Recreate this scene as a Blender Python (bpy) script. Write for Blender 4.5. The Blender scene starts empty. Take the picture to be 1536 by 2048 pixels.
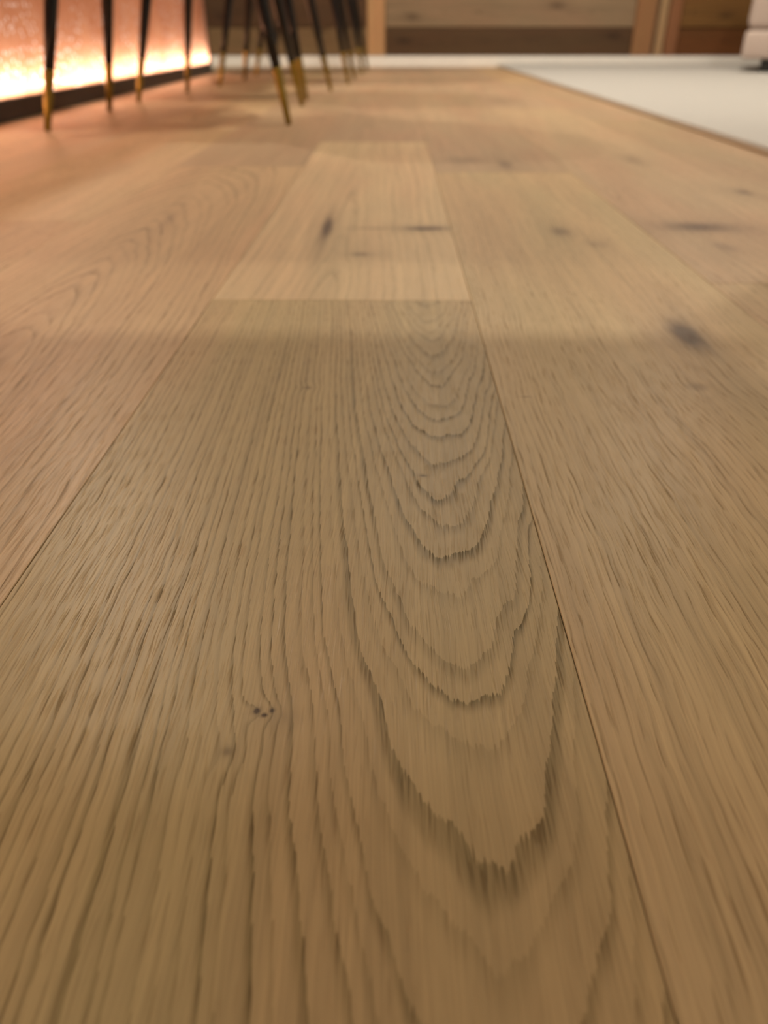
import bpy, bmesh, math, random
from mathutils import Vector, Matrix

sc = bpy.context.scene
C = sc.collection
R = math.radians
random.seed(7)

# ------------------------------------------------------------------ camera
F_PX, CAM_H = 1538.0, 0.18
cam = bpy.data.cameras.new('camera')
cam.sensor_fit = 'VERTICAL'
cam.sensor_height = 36.0
cam.lens = F_PX / 2048 * 36.0
cam.clip_start = 0.01
cam.dof.use_dof = True
cam.dof.focus_distance = 0.285
cam.dof.aperture_fstop = cam.lens / 3.1        # about 3 mm of real aperture, a phone lens
camo = bpy.data.objects.new('camera', cam)
C.objects.link(camo)
camo.location = (0, 0, CAM_H)
camo.rotation_euler = (R(90 - 31.891), 0, R(0.727))
sc.camera = camo
sc.cycles.adaptive_threshold = 0.03
sc.cycles.max_bounces = 4
sc.cycles.diffuse_bounces = 2
sc.cycles.glossy_bounces = 2
sc.cycles.transmission_bounces = 2

# ------------------------------------------------------------------ world, exposure
w = bpy.data.worlds.new('world')
sc.world = w
w.use_nodes = True
w.node_tree.nodes['Background'].inputs[0].default_value = (1.0, 0.82, 0.62, 1)
w.node_tree.nodes['Background'].inputs[1].default_value = 0.02
vs = sc.view_settings
vs.view_transform = 'Standard'
vs.look = 'None'
vs.gamma = 1
vs.use_curve_mapping = False
vs.exposure = 0.2

# ceiling lamps: x, y, power (each one gets its fitting further down)
LAMP_COLOR = (1.0, 0.89, 0.73)
CEIL = 2.5
LAMPS = [(0.25, 2.35, 26), (1.6, 2.35, 24), (0.25, 4.3, 20), (1.6, 4.3, 21),
         (-1.5, 3.3, 34), (0.0, -1.35, 13), (1.7, -1.35, 12), (-1.6, -0.9, 10)]
STRIP_W = 12.0         # LED strip at the foot of the bar front, W
STRIP_TOP_W = 12.0

# ------------------------------------------------------------------ helpers
def link(o, parent=None):
    C.objects.link(o)
    if parent: o.parent = parent
    return o
def empty(name, loc=(0,0,0), rz=0, parent=None):
    o = bpy.data.objects.new(name, None)
    o.empty_display_size = .1
    o.location = loc; o.rotation_euler = (0,0,rz)
    return link(o, parent)
def tag(o, label=None, cat=None, group=None, kind=None):
    if label: o['label'] = label
    if cat: o['category'] = cat
    if group: o['group'] = group
    if kind: o['kind'] = kind
    return o
def mesh_obj(name, bm, mat, parent=None, loc=(0,0,0), smooth=False):
    me = bpy.data.meshes.new(name)
    bmesh.ops.recalc_face_normals(bm, faces=bm.faces)
    bm.to_mesh(me); bm.free()
    if smooth:
        for p in me.polygons: p.use_smooth = True
    if mat: me.materials.append(mat)
    o = bpy.data.objects.new(name, me)
    o.location = loc
    return link(o, parent)
def add_box(bm, x0, x1, y0, y1, z0, z1, bevel=0, seg=1):
    r = bmesh.ops.create_cube(bm, size=1)
    vsx = r['verts']
    for v in vsx:
        v.co = Vector((x0 + (v.co.x+.5)*(x1-x0), y0 + (v.co.y+.5)*(y1-y0), z0 + (v.co.z+.5)*(z1-z0)))
    if bevel:
        ed = list({e for v in vsx for e in v.link_edges})
        bmesh.ops.bevel(bm, geom=ed, offset=bevel, segments=seg, affect='EDGES', profile=.5)
def box(name, x0, x1, y0, y1, z0, z1, mat, parent=None, bevel=0, seg=1, smooth=False):
    bm = bmesh.new(); add_box(bm, x0, x1, y0, y1, z0, z1, bevel, seg)
    return mesh_obj(name, bm, mat, parent, smooth=smooth)
def add_tube(bm, pts, rads, n=16, cap=True):
    rings = []
    for i, (p, r) in enumerate(zip(pts, rads)):
        p = Vector(p)
        a = Vector(pts[max(i-1,0)]); b = Vector(pts[min(i+1,len(pts)-1)])
        d = (b-a).normalized()
        u = d.cross(Vector((0,1,0))) if abs(d.y) < .9 else d.cross(Vector((1,0,0)))
        u.normalize(); v = d.cross(u)
        rings.append([bm.verts.new(p + u*(r*math.cos(2*math.pi*k/n)) + v*(r*math.sin(2*math.pi*k/n))) for k in range(n)])
    for a, b in zip(rings, rings[1:]):
        for k in range(n):
            bm.faces.new((a[k], a[(k+1)%n], b[(k+1)%n], b[k]))
    if cap:
        bm.faces.new(rings[0][::-1]); bm.faces.new(rings[-1])

# ------------------------------------------------------------------ node expressions
class NT:
    def __init__(s, name):
        s.m = bpy.data.materials.new(name); s.m.use_nodes = True
        s.t = s.m.node_tree; s.t.nodes.clear()
    def n(s, kind, **kw):
        nd = s.t.nodes.new(kind)
        for k, v in kw.items(): setattr(nd, k, v)
        return nd
    def put(s, sock, v):
        if isinstance(v, X): s.t.links.new(v.s, sock)
        elif isinstance(v, bpy.types.NodeSocket): s.t.links.new(v, sock)
        else: sock.default_value = v
    def math(s, op, a, b=None, c=None, clamp=False):
        nd = s.n('ShaderNodeMath', operation=op, use_clamp=clamp)
        s.put(nd.inputs[0], a)
        if b is not None: s.put(nd.inputs[1], b)
        if c is not None: s.put(nd.inputs[2], c)
        return X(s, nd.outputs[0])
    def attr(s, name):
        nd = s.n('ShaderNodeAttribute', attribute_type='OBJECT', attribute_name=name)
        return nd
    def avec(s, name):
        sp = s.n('ShaderNodeSeparateXYZ'); s.t.links.new(s.attr(name).outputs['Vector'], sp.inputs[0])
        return [X(s, o) for o in sp.outputs]
    def aflt(s, name): return X(s, s.attr(name).outputs['Fac'])
    def vec(s, x, y, z):
        nd = s.n('ShaderNodeCombineXYZ')
        for i, v in enumerate((x, y, z)): s.put(nd.inputs[i], v)
        return X(s, nd.outputs[0])
    def noise(s, v, detail=2, rough=.5, scale=1.0):
        nd = s.n('ShaderNodeTexNoise'); s.put(nd.inputs['Vector'], v)
        nd.inputs['Scale'].default_value = scale; nd.inputs['Detail'].default_value = detail
        nd.inputs['Roughness'].default_value = rough
        return X(s, nd.outputs[0])
    def step(s, v, a, b, lo=0.0, hi=1.0):          # smooth ramp from a to b
        nd = s.n('ShaderNodeMapRange', interpolation_type='SMOOTHSTEP')
        s.put(nd.inputs[0], v); s.put(nd.inputs[1], a); s.put(nd.inputs[2], b)
        s.put(nd.inputs[3], lo); s.put(nd.inputs[4], hi)
        return X(s, nd.outputs[0])
    def mix(s, f, a, b, mode='MIX'):
        nd = s.n('ShaderNodeMix', data_type='RGBA', blend_type=mode)
        s.put(nd.inputs['Factor'], f)
        ia, ib = [i for i in nd.inputs if i.type == 'RGBA']
        s.put(ia, a); s.put(ib, b)
        return X(s, [o for o in nd.outputs if o.type == 'RGBA'][0])
    def bump(s, h, strength, dist):
        nd = s.n('ShaderNodeBump'); s.put(nd.inputs['Height'], h)
        nd.inputs['Strength'].default_value = strength; nd.inputs['Distance'].default_value = dist
        return nd.outputs[0]
    def principled(s, col, rough=.5, normal=None, **kw):
        b = s.n('ShaderNodeBsdfPrincipled')
        s.put(b.inputs['Base Color'], col); s.put(b.inputs['Roughness'], rough)
        if normal is not None: s.t.links.new(normal, b.inputs['Normal'])
        for k, v in kw.items(): s.put(b.inputs[k.replace('_', ' ')], v)
        s.out(b.outputs[0]); return s.m
    def out(s, sh):
        o = s.n('ShaderNodeOutputMaterial'); s.t.links.new(sh, o.inputs[0]); return s.m
    def obj(s):
        nd = s.n('ShaderNodeTexCoord')
        sp = s.n('ShaderNodeSeparateXYZ'); s.t.links.new(nd.outputs['Object'], sp.inputs[0])
        return [X(s, o) for o in sp.outputs]
class X:
    def __init__(s, t, sock): s.t = t; s.s = sock
    def __add__(s, o): return s.t.math('ADD', s, o)
    __radd__ = __add__
    def __sub__(s, o): return s.t.math('SUBTRACT', s, o)
    def __rsub__(s, o): return s.t.math('SUBTRACT', o, s)
    def __mul__(s, o): return s.t.math('MULTIPLY', s, o)
    __rmul__ = __mul__
    def __truediv__(s, o): return s.t.math('DIVIDE', s, o)
    def __rtruediv__(s, o): return s.t.math('DIVIDE', o, s)
    def sqrt(s): return s.t.math('SQRT', s)
    def exp(s): return s.t.math('EXPONENT', s)
    def fract(s): return s.t.math('FRACT', s)
    def floor(s): return s.t.math('FLOOR', s)

# ------------------------------------------------------------------ materials
def oak_material(name, rough=.42, spec=.42, knots=4, near=True):
    """Oak: growth rings cut by the board face, vessels as short dashes along the board, knots.
    Every board carries its own numbers as object properties; x runs across, y along the board."""
    t = NT(name)
    x, y, z = t.obj()
    seed = t.aflt('seed')
    xc, z0, tp = t.avec('cut')          # ring centre across, depth of cut, taper
    wd, sp, pore_amt = t.avec('ring')   # width of the cathedral, ring spacing, vessel strength
    tone = t.attr('tone').outputs['Color']
    band_amt = t.aflt('band')
    so = seed * 7.31
    n_low = t.noise(t.vec(x*5.0 + so, y*2.2 + so, so), 1) - .5
    n_mid = t.noise(t.vec(x*34 + so, y*13 + so, so), 2) - .5
    xw = x + n_low*.020 + n_mid*.0030
    xx = xw - xc
    q = (xx*xx + z0*z0).sqrt()
    fall = 1.0 / (1.0 + (xx*xx)/(wd*wd))
    F = q - tp*(y - t.aflt('yref'))*fall + n_mid*.0062*fall
    if near:
        px = x + n_low*.020 + n_mid*.005
        v1 = t.noise(t.vec(px*1700 + so, y*70 + so, so), 0)
        v2 = t.noise(t.vec(px*980 + so, y*38 - so, so), 0)
        s1 = t.step(v1, .58, .68); s2 = t.step(v2, .62, .72)
        n_jag = t.noise(t.vec(x*210 + so, y*24, so), 1) - .5
        F = F + n_jag*.0014 + (v1 - .5)*.0008
    kdark = None
    for i in range(knots):
        kx, ky, bend = t.avec('knot%d' % i)
        ex, ey, st = t.avec('knotsize%d' % i)
        dx = (x - kx + n_mid*.012)/ex
        dy = (y - ky + n_low*.02)/ey
        r2 = dx*dx + dy*dy
        F = F + bend*(0.0 - r2*.05).exp()
        d = st*((0.0 - r2*1.3).exp() + (0.0 - r2*.22).exp()*.30)
        kdark = d if kdark is None else t.math('MAXIMUM', kdark, d)
    ring = F/sp
    ring = ring + (t.noise(t.vec(ring*.55 + so, y*.6, so), 1) - .5)*1.6
    r = ring.fract()
    rid = ring.floor()
    amp = t.noise(t.vec(rid*3.7 + so, y*2.5 + so, 3.3), 1)
    band = t.step(r, .48, .0) * t.step(r, 1.0, .80)
    band = band * t.step(amp, .30, .65, .30, 1.0)
    if near: band = band * t.step(v1, .30, .62, .72, 1.15)
    broad = t.noise(t.vec(x*17 + so, y*2.2 + so, so), 2) - .5
    px = x + n_low*.020 + n_mid*.005
    streak = t.noise(t.vec(px*150 + so, y*4.0, so), 2) - .5
    lum = 1.06 + broad*.32 + streak*.42 - band*band_amt - fall*t.aflt('heart')
    if near:
        fib = t.noise(t.vec(px*1300, y*16 + so, so), 1) - .5
        lum = lum + fib*.34
    col = t.mix(1.0, tone, t.vec(lum, lum*1.0, lum*.985 - band*band_amt*.15), 'MULTIPLY')
    warm = t.step(t.noise(t.vec(x*11 + so, y*2.1 - so, so), 1), .4, .7)
    col = t.mix(warm*.6, col, t.mix(1.0, col, (1.07, .94, .95, 1), 'MULTIPLY'))
    nrm = None; rg = rough
    if near:
        patch = t.step(t.noise(t.vec(px*90 + so, y*12, so), 1), .35, .65)
        ves = s1*(band*.8 + .34*patch + .06) + s2*(band*.65 + .18*patch)
        ves = t.math('MINIMUM', ves * pore_amt, 1.0)
        col = t.mix(ves*.68, col, t.mix(1.0, col, (.50, .42, .30, 1), 'MULTIPLY'))
        nrm = t.bump(0.0 - s1 - s2, .32, .00035)
        rg = rough + ves*.2
    if knots:
        kd = t.math('MINIMUM', kdark, 1.0)
        col = t.mix(kd, col, t.mix(1.0, col, (.20, .16, .14, 1), 'MULTIPLY'))
    return t.principled(col, rg, nrm, Specular_IOR_Level=spec)

M = {}
M['oak'] = oak_material('oiled_oak')
M['oak_knotty'] = oak_material('oiled_oak_knotty', knots=7)
M['oak_far'] = oak_material('oiled_oak_plain', knots=3, near=False)
M['timber'] = oak_material('old_timber', rough=.6, spec=.3, knots=2, near=False)

def plain(name, col, rough, metal=0.0, bump=0, scale=200, var=.06, **kw):
    t = NT(name)
    x, y, z = t.obj()
    nz = t.noise(t.vec(x*scale, y*scale, z*scale), 3)
    lo = tuple(c*(1-var) for c in col) + (1,)
    hi = tuple(min(1, c*(1+var)) for c in col) + (1,)
    c = t.mix(nz, lo, hi)
    nrm = t.bump(nz, bump, .002) if bump else None
    return t.principled(c, rough, nrm, Metallic=metal, **kw)
M['black_lacquer'] = plain('black_lacquer', (.005, .0045, .005), .25, scale=40, Specular_IOR_Level=.35)
M['brass'] = plain('brushed_brass', (.27, .20, .045), .34, metal=1.0, scale=90)
M['chair_fabric'] = plain('black_velvet', (.02, .019, .02), .8, bump=.3, scale=900, Sheen_Weight=.3)
M['plinth'] = plain('dark_plinth', (.022, .013, .010), .45)
M['counter'] = plain('dark_counter', (.05, .035, .03), .35)
M['cavity'] = plain('white_cavity', (.85, .82, .78), .8)
M['plaster'] = plain('warm_plaster', (.72, .66, .58), .9, bump=.1, scale=60)
M['ceiling'] = plain('ceiling_white', (.82, .78, .72), .9, bump=.05, scale=60)
M['baseboard'] = plain('white_stone', (.90, .87, .82), .35, scale=20)
M['rug'] = plain('cream_wool', (.46, .448, .425), .95, bump=.6, scale=420, var=.14, Sheen_Weight=.2)
M['rug_edge'] = plain('tan_edge_shade', (.40, .29, .18), .9, bump=.4, scale=600)  # tan strip colour stands in for the brown shade line along the rug
M['sofa'] = plain('mauve_beige_fabric', (.52, .42, .37), .9, bump=.4, scale=700, Sheen_Weight=.2)
M['sofa_foot'] = plain('dark_foot', (.012, .011, .010), .4)
M['steel'] = plain('grey_metal', (.45, .44, .42), .35, metal=1.0)
M['slab'] = plain('screed', (.10, .07, .045), .9)
M['table_wood'] = plain('walnut', (.16, .09, .05), .5, scale=30)
M['white_paint'] = plain('white_paint', (.8, .78, .74), .5)

def resin_material():
    """Backlit seeded resin: lets the light of the strip behind it through."""
    t = NT('seeded_resin')
    x, y, z = t.obj()
    cl = t.noise(t.vec(x, y*6, z*6), 3)
    cl2 = t.noise(t.vec(x, y*38, z*30), 3)
    base = t.mix(t.step(cl, .3, .7), (.45, .182, .090, 1), (.54, .250, .132, 1))
    base = t.mix(t.step(cl2, .45, .75)*.16, base, (.70, .42, .30, 1))
    vo = t.n('ShaderNodeTexVoronoi'); vo.voronoi_dimensions = '2D'
    t.put(vo.inputs['Vector'], t.vec(y*36, z*36, 0)); vo.inputs['Scale'].default_value = 1
    vo.inputs['Randomness'].default_value = 1
    d = X(t, vo.outputs['Distance'])
    sel = t.noise(t.vec(y*7, z*5, 4.2), 2)
    bub = t.step(d, .17, .10)*t.step(sel, .40, .55)*t.step(d, .02, .08, .5, 1.0)
    col = t.mix(bub*.9, base, (1, .92, .84, 1))
    tr = t.n('ShaderNodeBsdfTranslucent'); t.put(tr.inputs[0], col)
    gl = t.n('ShaderNodeBsdfPrincipled')
    t.put(gl.inputs['Base Color'], t.mix(.5, col, (.2, .1, .06, 1))); gl.inputs['Roughness'].default_value = .15
    mx = t.n('ShaderNodeMixShader'); mx.inputs[0].default_value = .12
    t.t.links.new(tr.outputs[0], mx.inputs[1]); t.t.links.new(gl.outputs[0], mx.inputs[2])
    return t.out(mx.outputs[0])
M['resin'] = resin_material()
def emit(name, col, st):
    t = NT(name); e = t.n('ShaderNodeEmission')
    e.inputs[0].default_value = (*col, 1); e.inputs[1].default_value = st
    return t.out(e.outputs[0])
M['lamp'] = emit('lamp_glass', LAMP_COLOR, 12)
M['led'] = emit('led_diffuser', (1, .9, .8), 6)

# ------------------------------------------------------------------ the room
X0, X1, Y0, Y1 = -2.3, 3.4, -1.7, 5.71
floor = box('floor', X0, X1, Y0, Y1, -.10, -.016, M['slab']); tag(floor, kind='structure')

def board_mesh(wd, L, th, bev):
    bm = bmesh.new()
    add_box(bm, 0, wd, 0, L, -th, 0)
    top = [e for e in bm.edges if all(abs(v.co.z) < 1e-6 for v in e.verts)]
    bmesh.ops.bevel(bm, geom=top, offset=bev, segments=1, affect='EDGES')
    return bm
def board(name, wd, L, th, bev, mat, parent, loc, rot=(0,0,0), **p):
    o = mesh_obj(name, board_mesh(wd, L, th, bev), mat, parent, loc)
    o.rotation_euler = rot
    o['seed'] = float(p.get('seed', random.uniform(0, 50)))
    o['cut'] = [float(v) for v in p.get('cut', (wd*random.uniform(.2,.8), random.uniform(.004,.012), random.choice((-1,1))*random.uniform(.06,.16)))]
    o['ring'] = [float(v) for v in p.get('ring', (random.uniform(.03,.07), random.uniform(.0042,.0062), 1.0))]
    o['tone'] = [float(v) for v in p['tone']]
    o['yref'] = float(p.get('yref', L*.5))
    o['heart'] = float(p.get('heart', .06))
    o['band'] = float(p.get('band', .24))
    for i, k in enumerate(p.get('knots', [])[:7]):      # x, y, rx, ry, strength, bend in the board's own frame
        o['knot%d' % i] = [float(k[0]), float(k[1]), float(k[5])]
        o['knotsize%d' % i] = [float(k[2]), float(k[3]), float(k[4])]
    return o

PW, GAP, TH = .2068, .0003, .015
EDGE0 = -.1450                        # left edge of the board the camera looks along
OAK = (.475, .340, .188)
def tn(k, r=1, g=1, b=1): return (OAK[0]*k*r, OAK[1]*k*g, OAK[2]*k*b)
# boards whose look can be read in the photograph: (column, start y) -> settings; knots in world x, y
COLS = {
  0:  [(-1.25, .608, dict(seed=3.0, yref=1.45, heart=.17, cut=(.170, .042, .145), ring=(.070, .0038, .95), tone=tn(.92,.98,1.0,.92), band=.40,
            knots=[(-.0425,.1735,.0011,.0012,1.3,.003), (-.0395,.1717,.0010,.0008,1.3,.001), (-.0375,.1737,.0008,.0011,.9,.001), (-.048,.157,.0020,.0022,.45,.0025),
                   (.015,.323,.0018,.0012,.7,0), (-.051,.43,.0022,.0014,.6,.002), (-.0355,.171,.007,.005,.16,.002)])),
       (.608, 1.66, dict(seed=11, cut=(.09, .010, -.05), ring=(.06, .0105, .35), tone=tn(1.10,1.0,1.02,1.06), band=.18,
            knots=[(-.073,.877,.0062,.060,.95,.006), (.036,.876,.025,.011,.95,.004), (-.020,.876,.030,.006,.35,0), (-.033,.758,.011,.008,.5,.004)])),
       (1.66, 3.45, dict(seed=5, tone=tn(.78,1.03,.97,1.06))), (3.45, 5.70, dict(seed=6, tone=tn(.84,1.02,.98,1.12)))],  # far rows toned darker and pinker, imitating dimmer light and the panel's glow
  1:  [(-.95, 1.275, dict(seed=21, cut=(-.12, .006, .015), ring=(.3, .0038, .85), tone=tn(1.0,.98,1.01,.98), band=.17,
            knots=[(.207,.528,.011,.034,.95,.010), (.181,.433,.008,.008,.4,.006), (.179,.855,.010,.022,.55,.008), (.205,.80,.012,.018,.3,.004),
                   (.199,.520,.024,.045,.30,.004), (.195,.44,.05,.09,.16,.004), (.077,.417,.0022,.0005,.7,0)])),
       (1.275, 3.1, dict(seed=23, tone=tn(.83,1.02,.98,1.06), knots=[(.178,1.352,.011,.05,.5,.006), (.12,1.40,.035,.03,.3,0)])),
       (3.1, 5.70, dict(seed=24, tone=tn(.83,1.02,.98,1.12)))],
  -1: [(-.75, 1.33, dict(seed=31, yref=1.40, cut=(.085, .020, -.135), ring=(.075, .0064, .6), tone=tn(.98,1.03,.97,.97), band=.33,
            knots=[(-.255,.914,.006,.05,.28,.004), (-.30,.52,.012,.02,.25,.006)])),
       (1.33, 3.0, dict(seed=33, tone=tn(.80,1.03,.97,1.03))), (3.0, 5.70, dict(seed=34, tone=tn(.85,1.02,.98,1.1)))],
  -2: [(-1.0, .907, dict(seed=41, cut=(.10,.008,.08), tone=tn(.92,1.03,.97,.95))),
       (.907, 2.75, dict(seed=42, cut=(.05,.008,-.10), tone=tn(1.02,1.02,.98,.98))), (2.75, 5.70, dict(seed=43, tone=tn(.86)))],
  2:  [(-1.3, .66, dict(seed=51, tone=tn(.92))),
       (.66, 2.45, dict(seed=52, cut=(.02,.006,.05), tone=tn(.94,1.0,.99,1.06), band=.15,
            knots=[(.334,.882,.040,.024,.75,.006), (.467,1.102,.012,.022,.6,.006), (.33,.79,.010,.02,.35,.004), (.40,1.42,.02,.08,.35,.006)])),
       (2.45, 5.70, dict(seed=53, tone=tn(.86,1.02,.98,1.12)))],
}
RUG = (.645, 3.25, .45, 5.66)
for k in range(-11, 17):
    xa = EDGE0 + k*PW
    if xa < X0 or xa + PW > X1: continue
    rows = COLS.get(k)
    if rows is None:
        rows = []; yy = Y0 - random.uniform(0, .4) + .45
        ys = [Y0 + .02]
        while yy < 5.0:
            ys.append(yy); yy += random.uniform(1.5, 2.1)
        ys.append(5.70)
        for a, b in zip(ys, ys[1:]):
            q = random.uniform(.80, .98)
            rows.append((a, b, dict(tone=tn(q, random.uniform(.98,1.04), .98, random.uniform(1.0,1.10)))))
    for a, b, p in rows:
        if xa > RUG[0] + .02 and a > RUG[2] + .02: continue      # wholly under the rug
        p = dict(p)
        p['knots'] = [(kx - xa, ky - a, rx, ry, s, bd) for kx, ky, rx, ry, s, bd in p.get('knots', [])]
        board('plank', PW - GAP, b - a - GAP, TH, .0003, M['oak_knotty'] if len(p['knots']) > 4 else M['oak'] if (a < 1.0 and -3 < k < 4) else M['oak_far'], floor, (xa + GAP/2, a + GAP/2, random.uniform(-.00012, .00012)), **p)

ceiling = tag(box('ceiling', X0, X1, Y0, Y1, CEIL, CEIL+.1, M['ceiling']), kind='structure')
tag(box('wall_left', X0-.1, X0, Y0, Y1, -.1, CEIL+.1, M['plaster']), kind='structure')
tag(box('wall_right', X1, X1+.1, Y0, Y1, -.1, CEIL+.1, M['plaster']), kind='structure')
tag(box('wall_front', X0-.1, X1+.1, Y0-.1, Y0, -.1, CEIL+.1, M['plaster']), kind='structure')
wall = tag(box('wall_back', X0-.1, X1+.1, Y1+.03, Y1+.16, -.1, CEIL+.1, M['table_wood']), kind='structure')
tag(box('baseboard_back', X0, X1, Y1-.012, Y1+.03, -.016, .058, M['baseboard'], bevel=.003), kind='structure')

# timber cladding: rows of boards between upright posts
def tb(r, g, b): return (r, g, b)
posts = [(-1.30, -1.19, tb(.34,.20,.10)), (-.178, -.066, tb(.46,.27,.13)), (1.495, 1.618, tb(.27,.135,.06)), (1.640, 1.690, tb(.36,.23,.12)), (1.700, 1.775, tb(.22,.10,.045))]
PD = R(-90)
for xa, xb, c in posts:
    board('post', xb-xa, CEIL-.062, .05, .004, M['timber'], wall, (xa, Y1-.005, .060), (R(90),0,0), tone=c, band=.2, ring=(.05,.006,.4), cut=(.05,.008,.05))
secs = [(X0, -1.302, 0), (-1.188, -.18, 1), (-.064, 1.493, 2), (1.777, X1, 3)]
heights = [.152, .185, .17, .19, .18, .2, .17, .19, .18, .2, .19, .18, .19, .145]
pal = {0: [(.12,.06,.025),(.20,.11,.05)],
       1: [(.20,.125,.06),(.085,.042,.018),(.15,.08,.035),(.12,.06,.03)],
       2: [(.085,.046,.020),(.25,.172,.105),(.13,.07,.03),(.18,.11,.05)],
       3: [(.120,.046,.012),(.165,.080,.022),(.14,.065,.02),(.16,.08,.03)]}
for xa, xb, si in secs:
    zz = .060
    for i, hh in enumerate(heights):
        top = min(zz + hh, CEIL)
        if top - zz < .03: break
        c = pal[si][i % len(pal[si])] if i < 2 else random.choice(pal[si])
        dep = random.uniform(0, .008)
        o = board('cladding_board', top-zz-.003, xb-xa, .03, .004, M['timber'], wall, (xa, Y1+.012-dep, zz), tone=c, band=.35, ring=(.06,.011,.5), cut=(.08,.01,.07),
                  knots=[(random.uniform(.04,.14), random.uniform(.1, max(.2, xb-xa-.1)), .02, .05, .5, .01) for _ in range(2)])
        # x of the board -> up, y -> along the wall, face towards the room
        o.matrix_local = Matrix.Translation(o.location) @ Matrix(((0,1,0,0),(0,0,-1,0),(1,0,0,0),(0,0,0,1))) @ Matrix.Diagonal((1,1,1,1))
        zz = top

# ------------------------------------------------------------------ bar counter with the backlit front
bar = empty('bar_counter', (-.889, 0, 0), R(1.02))
tag(bar, 'bar counter with glowing orange backlit bubbled front above a black plinth', 'counter')
BY0, BY1 = .55, 4.69
box('plinth', -.62, 0.0, BY0, BY1, 0, .047, M['plinth'], bar, bevel=.002)
bm = bmesh.new()
v = [bm.verts.new(c) for c in ((-.004, BY0+.012, .047), (-.004, BY1-.012, .047), (-.004, BY1-.012, .86), (-.004, BY0+.012, .86))]
bm.faces.new(v)
panel = mesh_obj('front_panel', bm, M['resin'], bar)
panel['label'] = 'translucent orange front panel with bubbles, brightest along its lower edge'
box('cabinet_back', -.62, -.13, BY0, BY1, .047, .86, M['cavity'], bar)
box('end_panel', -.13, 0.0, BY1-.012, BY1, .047, .86, M['plinth'], bar)
box('end_panel', -.13, 0.0, BY0, BY0+.012, .047, .86, M['plinth'], bar)
box('worktop', -.66, .10, BY0-.03, BY1+.03, .86, .90, M['counter'], bar, bevel=.004)
box('light_channel', -.055, -.020, BY0+.02, BY1-.02, .047, .053, M['steel'], bar)
def strip(z, dirz, watts, x):
    l = bpy.data.lights.new('led_strip', 'AREA'); l.shape = 'RECTANGLE'
    l.size = .016; l.size_y = BY1-BY0-.06
    l.energy = watts; l.color = (1.0, .92, .86)
    o = bpy.data.objects.new('led_strip', l); link(o, bar)
    o.location = (x, (BY0+BY1)/2, z)
    # face up (or down) and towards the panel
    o.rotation_euler = (0, R(180-35) if dirz > 0 else R(35), 0)
    if dirz > 0: o.rotation_euler = (0, R(-(180-40)), 0)
    else: o.rotation_euler = (0, R(-40), 0)
strip(.058, 1, STRIP_W, -.036)
strip(.85, -1, STRIP_TOP_W, -.07)

# ------------------------------------------------------------------ chairs
def make_chair(feet, label):
    cx = sum(p[0] for p in feet)/4; cy = sum(p[1] for p in feet)/4
    ch = empty('dining_chair', (cx, cy, 0))
    tag(ch, label, 'chair', 'black chairs along the glowing bar')
    H, GT = .43, .113
    for fx, fy in feet:
        dx, dy = fx-cx, fy-cy
        f = Vector((dx, dy, 0)); top = Vector((dx*.68, dy*.72, H))
        P = lambda z: f.lerp(top, z/H)
        Rd = lambda z: .0070 + .0135*(z/H)
        bm = bmesh.new(); zs = [GT, .2, .3, H]
        add_tube(bm, [P(z) for z in zs], [Rd(z) for z in zs], 20)
        lg = mesh_obj('leg', bm, M['black_lacquer'], ch, smooth=True)
        bm = bmesh.new(); zs = [0, .002, .06, GT-.002, GT]
        rr = [Rd(0)*.8, Rd(0)] + [Rd(z) + .0006 for z in zs[2:]]
        add_tube(bm, [P(z) for z in zs], rr, 20)
        tip = mesh_obj('brass_tip', bm, M['brass'], lg, smooth=True)
        tip['label'] = 'brushed brass leg tip'
    # padded seat
    bm = bmesh.new(); add_box(bm, -.235, .225, -.225, .225, .425, .505, .035, 4)
    mesh_obj('seat', bm, M['chair_fabric'], ch, smooth=True)
    # curved back on the room side
    bm = bmesh.new(); n = 16; rows = [.44, .56, .68, .78, .82]
    grid = []
    for sgn in (0, 1):
        g = []
        for j, zz in enumerate(rows):
            line = []
            for i in range(n+1):
                a = R(-78 + 156*i/n)
                rad = .235 + .028*sgn + .05*(zz-.44)
                zt = zz - (.16*(abs(a)/R(78))**2 * (j/4))
                line.append(bm.verts.new((.02 + rad*math.cos(a)*.98, rad*math.sin(a)*1.03, zt)))
            g.append(line)
        grid.append(g)
    for g in grid:
        for j in range(len(rows)-1):
            for i in range(n): bm.faces.new((g[j][i], g[j][i+1], g[j+1][i+1], g[j+1][i]))
    a, b = grid
    for j in (0, len(rows)-1):
        for i in range(n): bm.faces.new((a[j][i], a[j][i+1], b[j][i+1], b[j][i]))
    for i in (0, n):
        for j in range(len(rows)-1): bm.faces.new((a[j][i], a[j+1][i], b[j+1][i], b[j][i]))
    mesh_obj('backrest', bm, M['chair_fabric'], ch, smooth=True)
    return ch
make_chair([(-.755,1.848), (-.780,2.356), (-.245,1.984), (-.271,2.533)], 'black chair nearest the camera, first along the glowing bar, with brass leg tips')
make_chair([(-.788,2.661), (-.746,3.133), (-.282,2.770), (-.234,3.196)], 'second black chair along the glowing bar, right behind the nearest chair')
make_chair([(-.701,3.502), (-.687,4.009), (-.196,3.688), (-.190,4.15)], 'third black chair from the camera, next to the farthest one')
make_chair([(-.686,4.345), (-.670,4.86), (-.174,4.627), (-.160,5.10)], 'farthest black chair with brass leg tips, by the timber wall')

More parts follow.
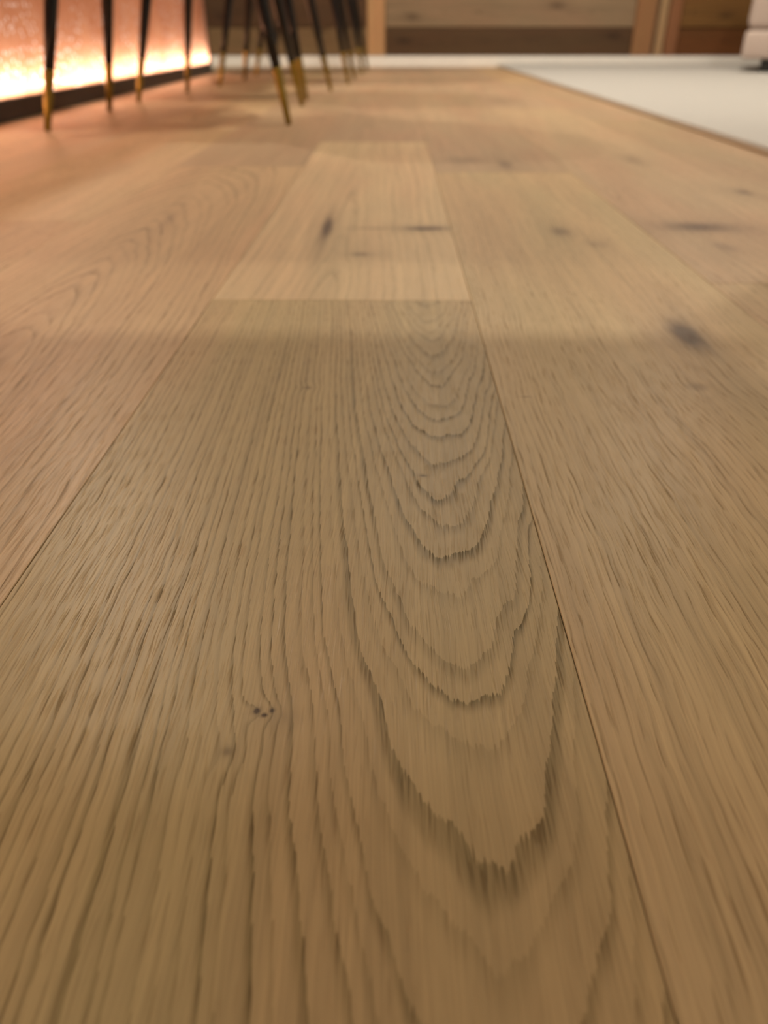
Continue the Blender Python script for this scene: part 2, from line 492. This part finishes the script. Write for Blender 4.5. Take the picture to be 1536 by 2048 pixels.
# ------------------------------------------------------------------ rug
rug = empty('rug', ((RUG[0]+RUG[1])/2, (RUG[2]+RUG[3])/2, 0))
tag(rug, 'large cream wool rug lying on the oak planks beside the sofa', 'rug')
hx, hy = (RUG[1]-RUG[0])/2, (RUG[3]-RUG[2])/2
box('pile', -hx+.006, hx-.006, -hy+.006, hy-.006, .0004, .013, M['rug'], rug, bevel=.004, seg=3, smooth=False)
bm = bmesh.new()
for a in ((-hx, -hx+.0058, -hy, hy), (hx-.0058, hx, -hy, hy), (-hx+.0058, hx-.0058, -hy, -hy+.0058), (-hx+.0058, hx-.0058, hy-.0058, hy)):
    add_box(bm, *a, .0004, .006, .0015)
mesh_obj('edge_shade_strip', bm, M['rug_edge'], rug)

# ------------------------------------------------------------------ sofa
sofa = empty('sofa', (1.730, 4.50, .013), R(-22))
tag(sofa, 'beige fabric sofa with dark feet standing on the far end of the rug', 'sofa')
def cushion(name, x0, x1, y0, y1, z0, z1, b=.03):
    return box(name, x0, x1, y0, y1, z0, z1, M['sofa'], sofa, bevel=b, seg=4, smooth=True)
cushion('base', .0, 1.25, .0, .80, .058, .180, .02)
cushion('armrest', .002, .20, .01, .80, .182, .60, .04)
cushion('seat_cushion', .205, .72, -.005, .60, .182, .42, .045)
cushion('seat_cushion', .725, 1.245, -.005, .60, .182, .42, .045)
cushion('backrest', .205, 1.245, .605, .80, .182, .80, .05)
for fx, fy in ((.10,.03), (1.09,.03), (.10,.70), (1.09,.70)):
    box('foot', fx, fx+.06, fy, fy+.06, 0, .058, M['sofa_foot'], sofa, bevel=.004)

# ------------------------------------------------------------------ unseen table, added so that its edge shades the near planks
tab = empty('shade_table', (-.04, .55, 0))
tag(tab, 'unseen dark wooden table added to shade the nearest floor planks', 'table')
TX, TY0, TY1 = .66, -.42, .50
box('tabletop', -TX, TX, TY0, TY1, .71, .74, M['table_wood'], tab, bevel=.004)
box('apron', -TX+.06, TX-.06, TY0+.1, TY0+.12, .64, .71, M['table_wood'], tab)
box('apron', -TX+.06, TX-.06, TY1-.12, TY1-.10, .64, .71, M['table_wood'], tab)
for sx in (-1, 1):
    for yy in (TY0+.08, TY1-.13):
        bm = bmesh.new(); add_tube(bm, [(sx*(TX-.07), yy, 0), (sx*(TX-.10), yy, .71)], [.015, .028], 16)
        mesh_obj('leg', bm, M['table_wood'], tab, smooth=True)

# ------------------------------------------------------------------ ceiling lamps
for i, (lx, ly, pw) in enumerate(LAMPS):
    la = empty('ceiling_light', (lx, ly, CEIL))
    tag(la, 'round recessed ceiling light above the oak floor', 'light', 'recessed ceiling lights')
    bm = bmesh.new(); n = 28; prof = [(.062, 0), (.085, 0), (.085, -.006), (.066, -.006), (.062, -.002)]
    rings = [[bm.verts.new((r*math.cos(2*math.pi*k/n), r*math.sin(2*math.pi*k/n), z)) for k in range(n)] for r, z in prof]
    for a, b in zip(rings, rings[1:] + rings[:1]):
        for k in range(n): bm.faces.new((a[k], a[(k+1)%n], b[(k+1)%n], b[k]))
    mesh_obj('trim_ring', bm, M['white_paint'], la, smooth=False)
    bm = bmesh.new(); bmesh.ops.create_circle(bm, cap_ends=True, segments=n, radius=.062)
    mesh_obj('diffuser', bm, M['lamp'], la, (0, 0, -.0015))
    l = bpy.data.lights.new('lamp', 'AREA'); l.shape = 'DISK'; l.size = .11; l.energy = pw; l.color = LAMP_COLOR
    o = bpy.data.objects.new('lamp', l); link(o, la); o.location = (0, 0, -.010)
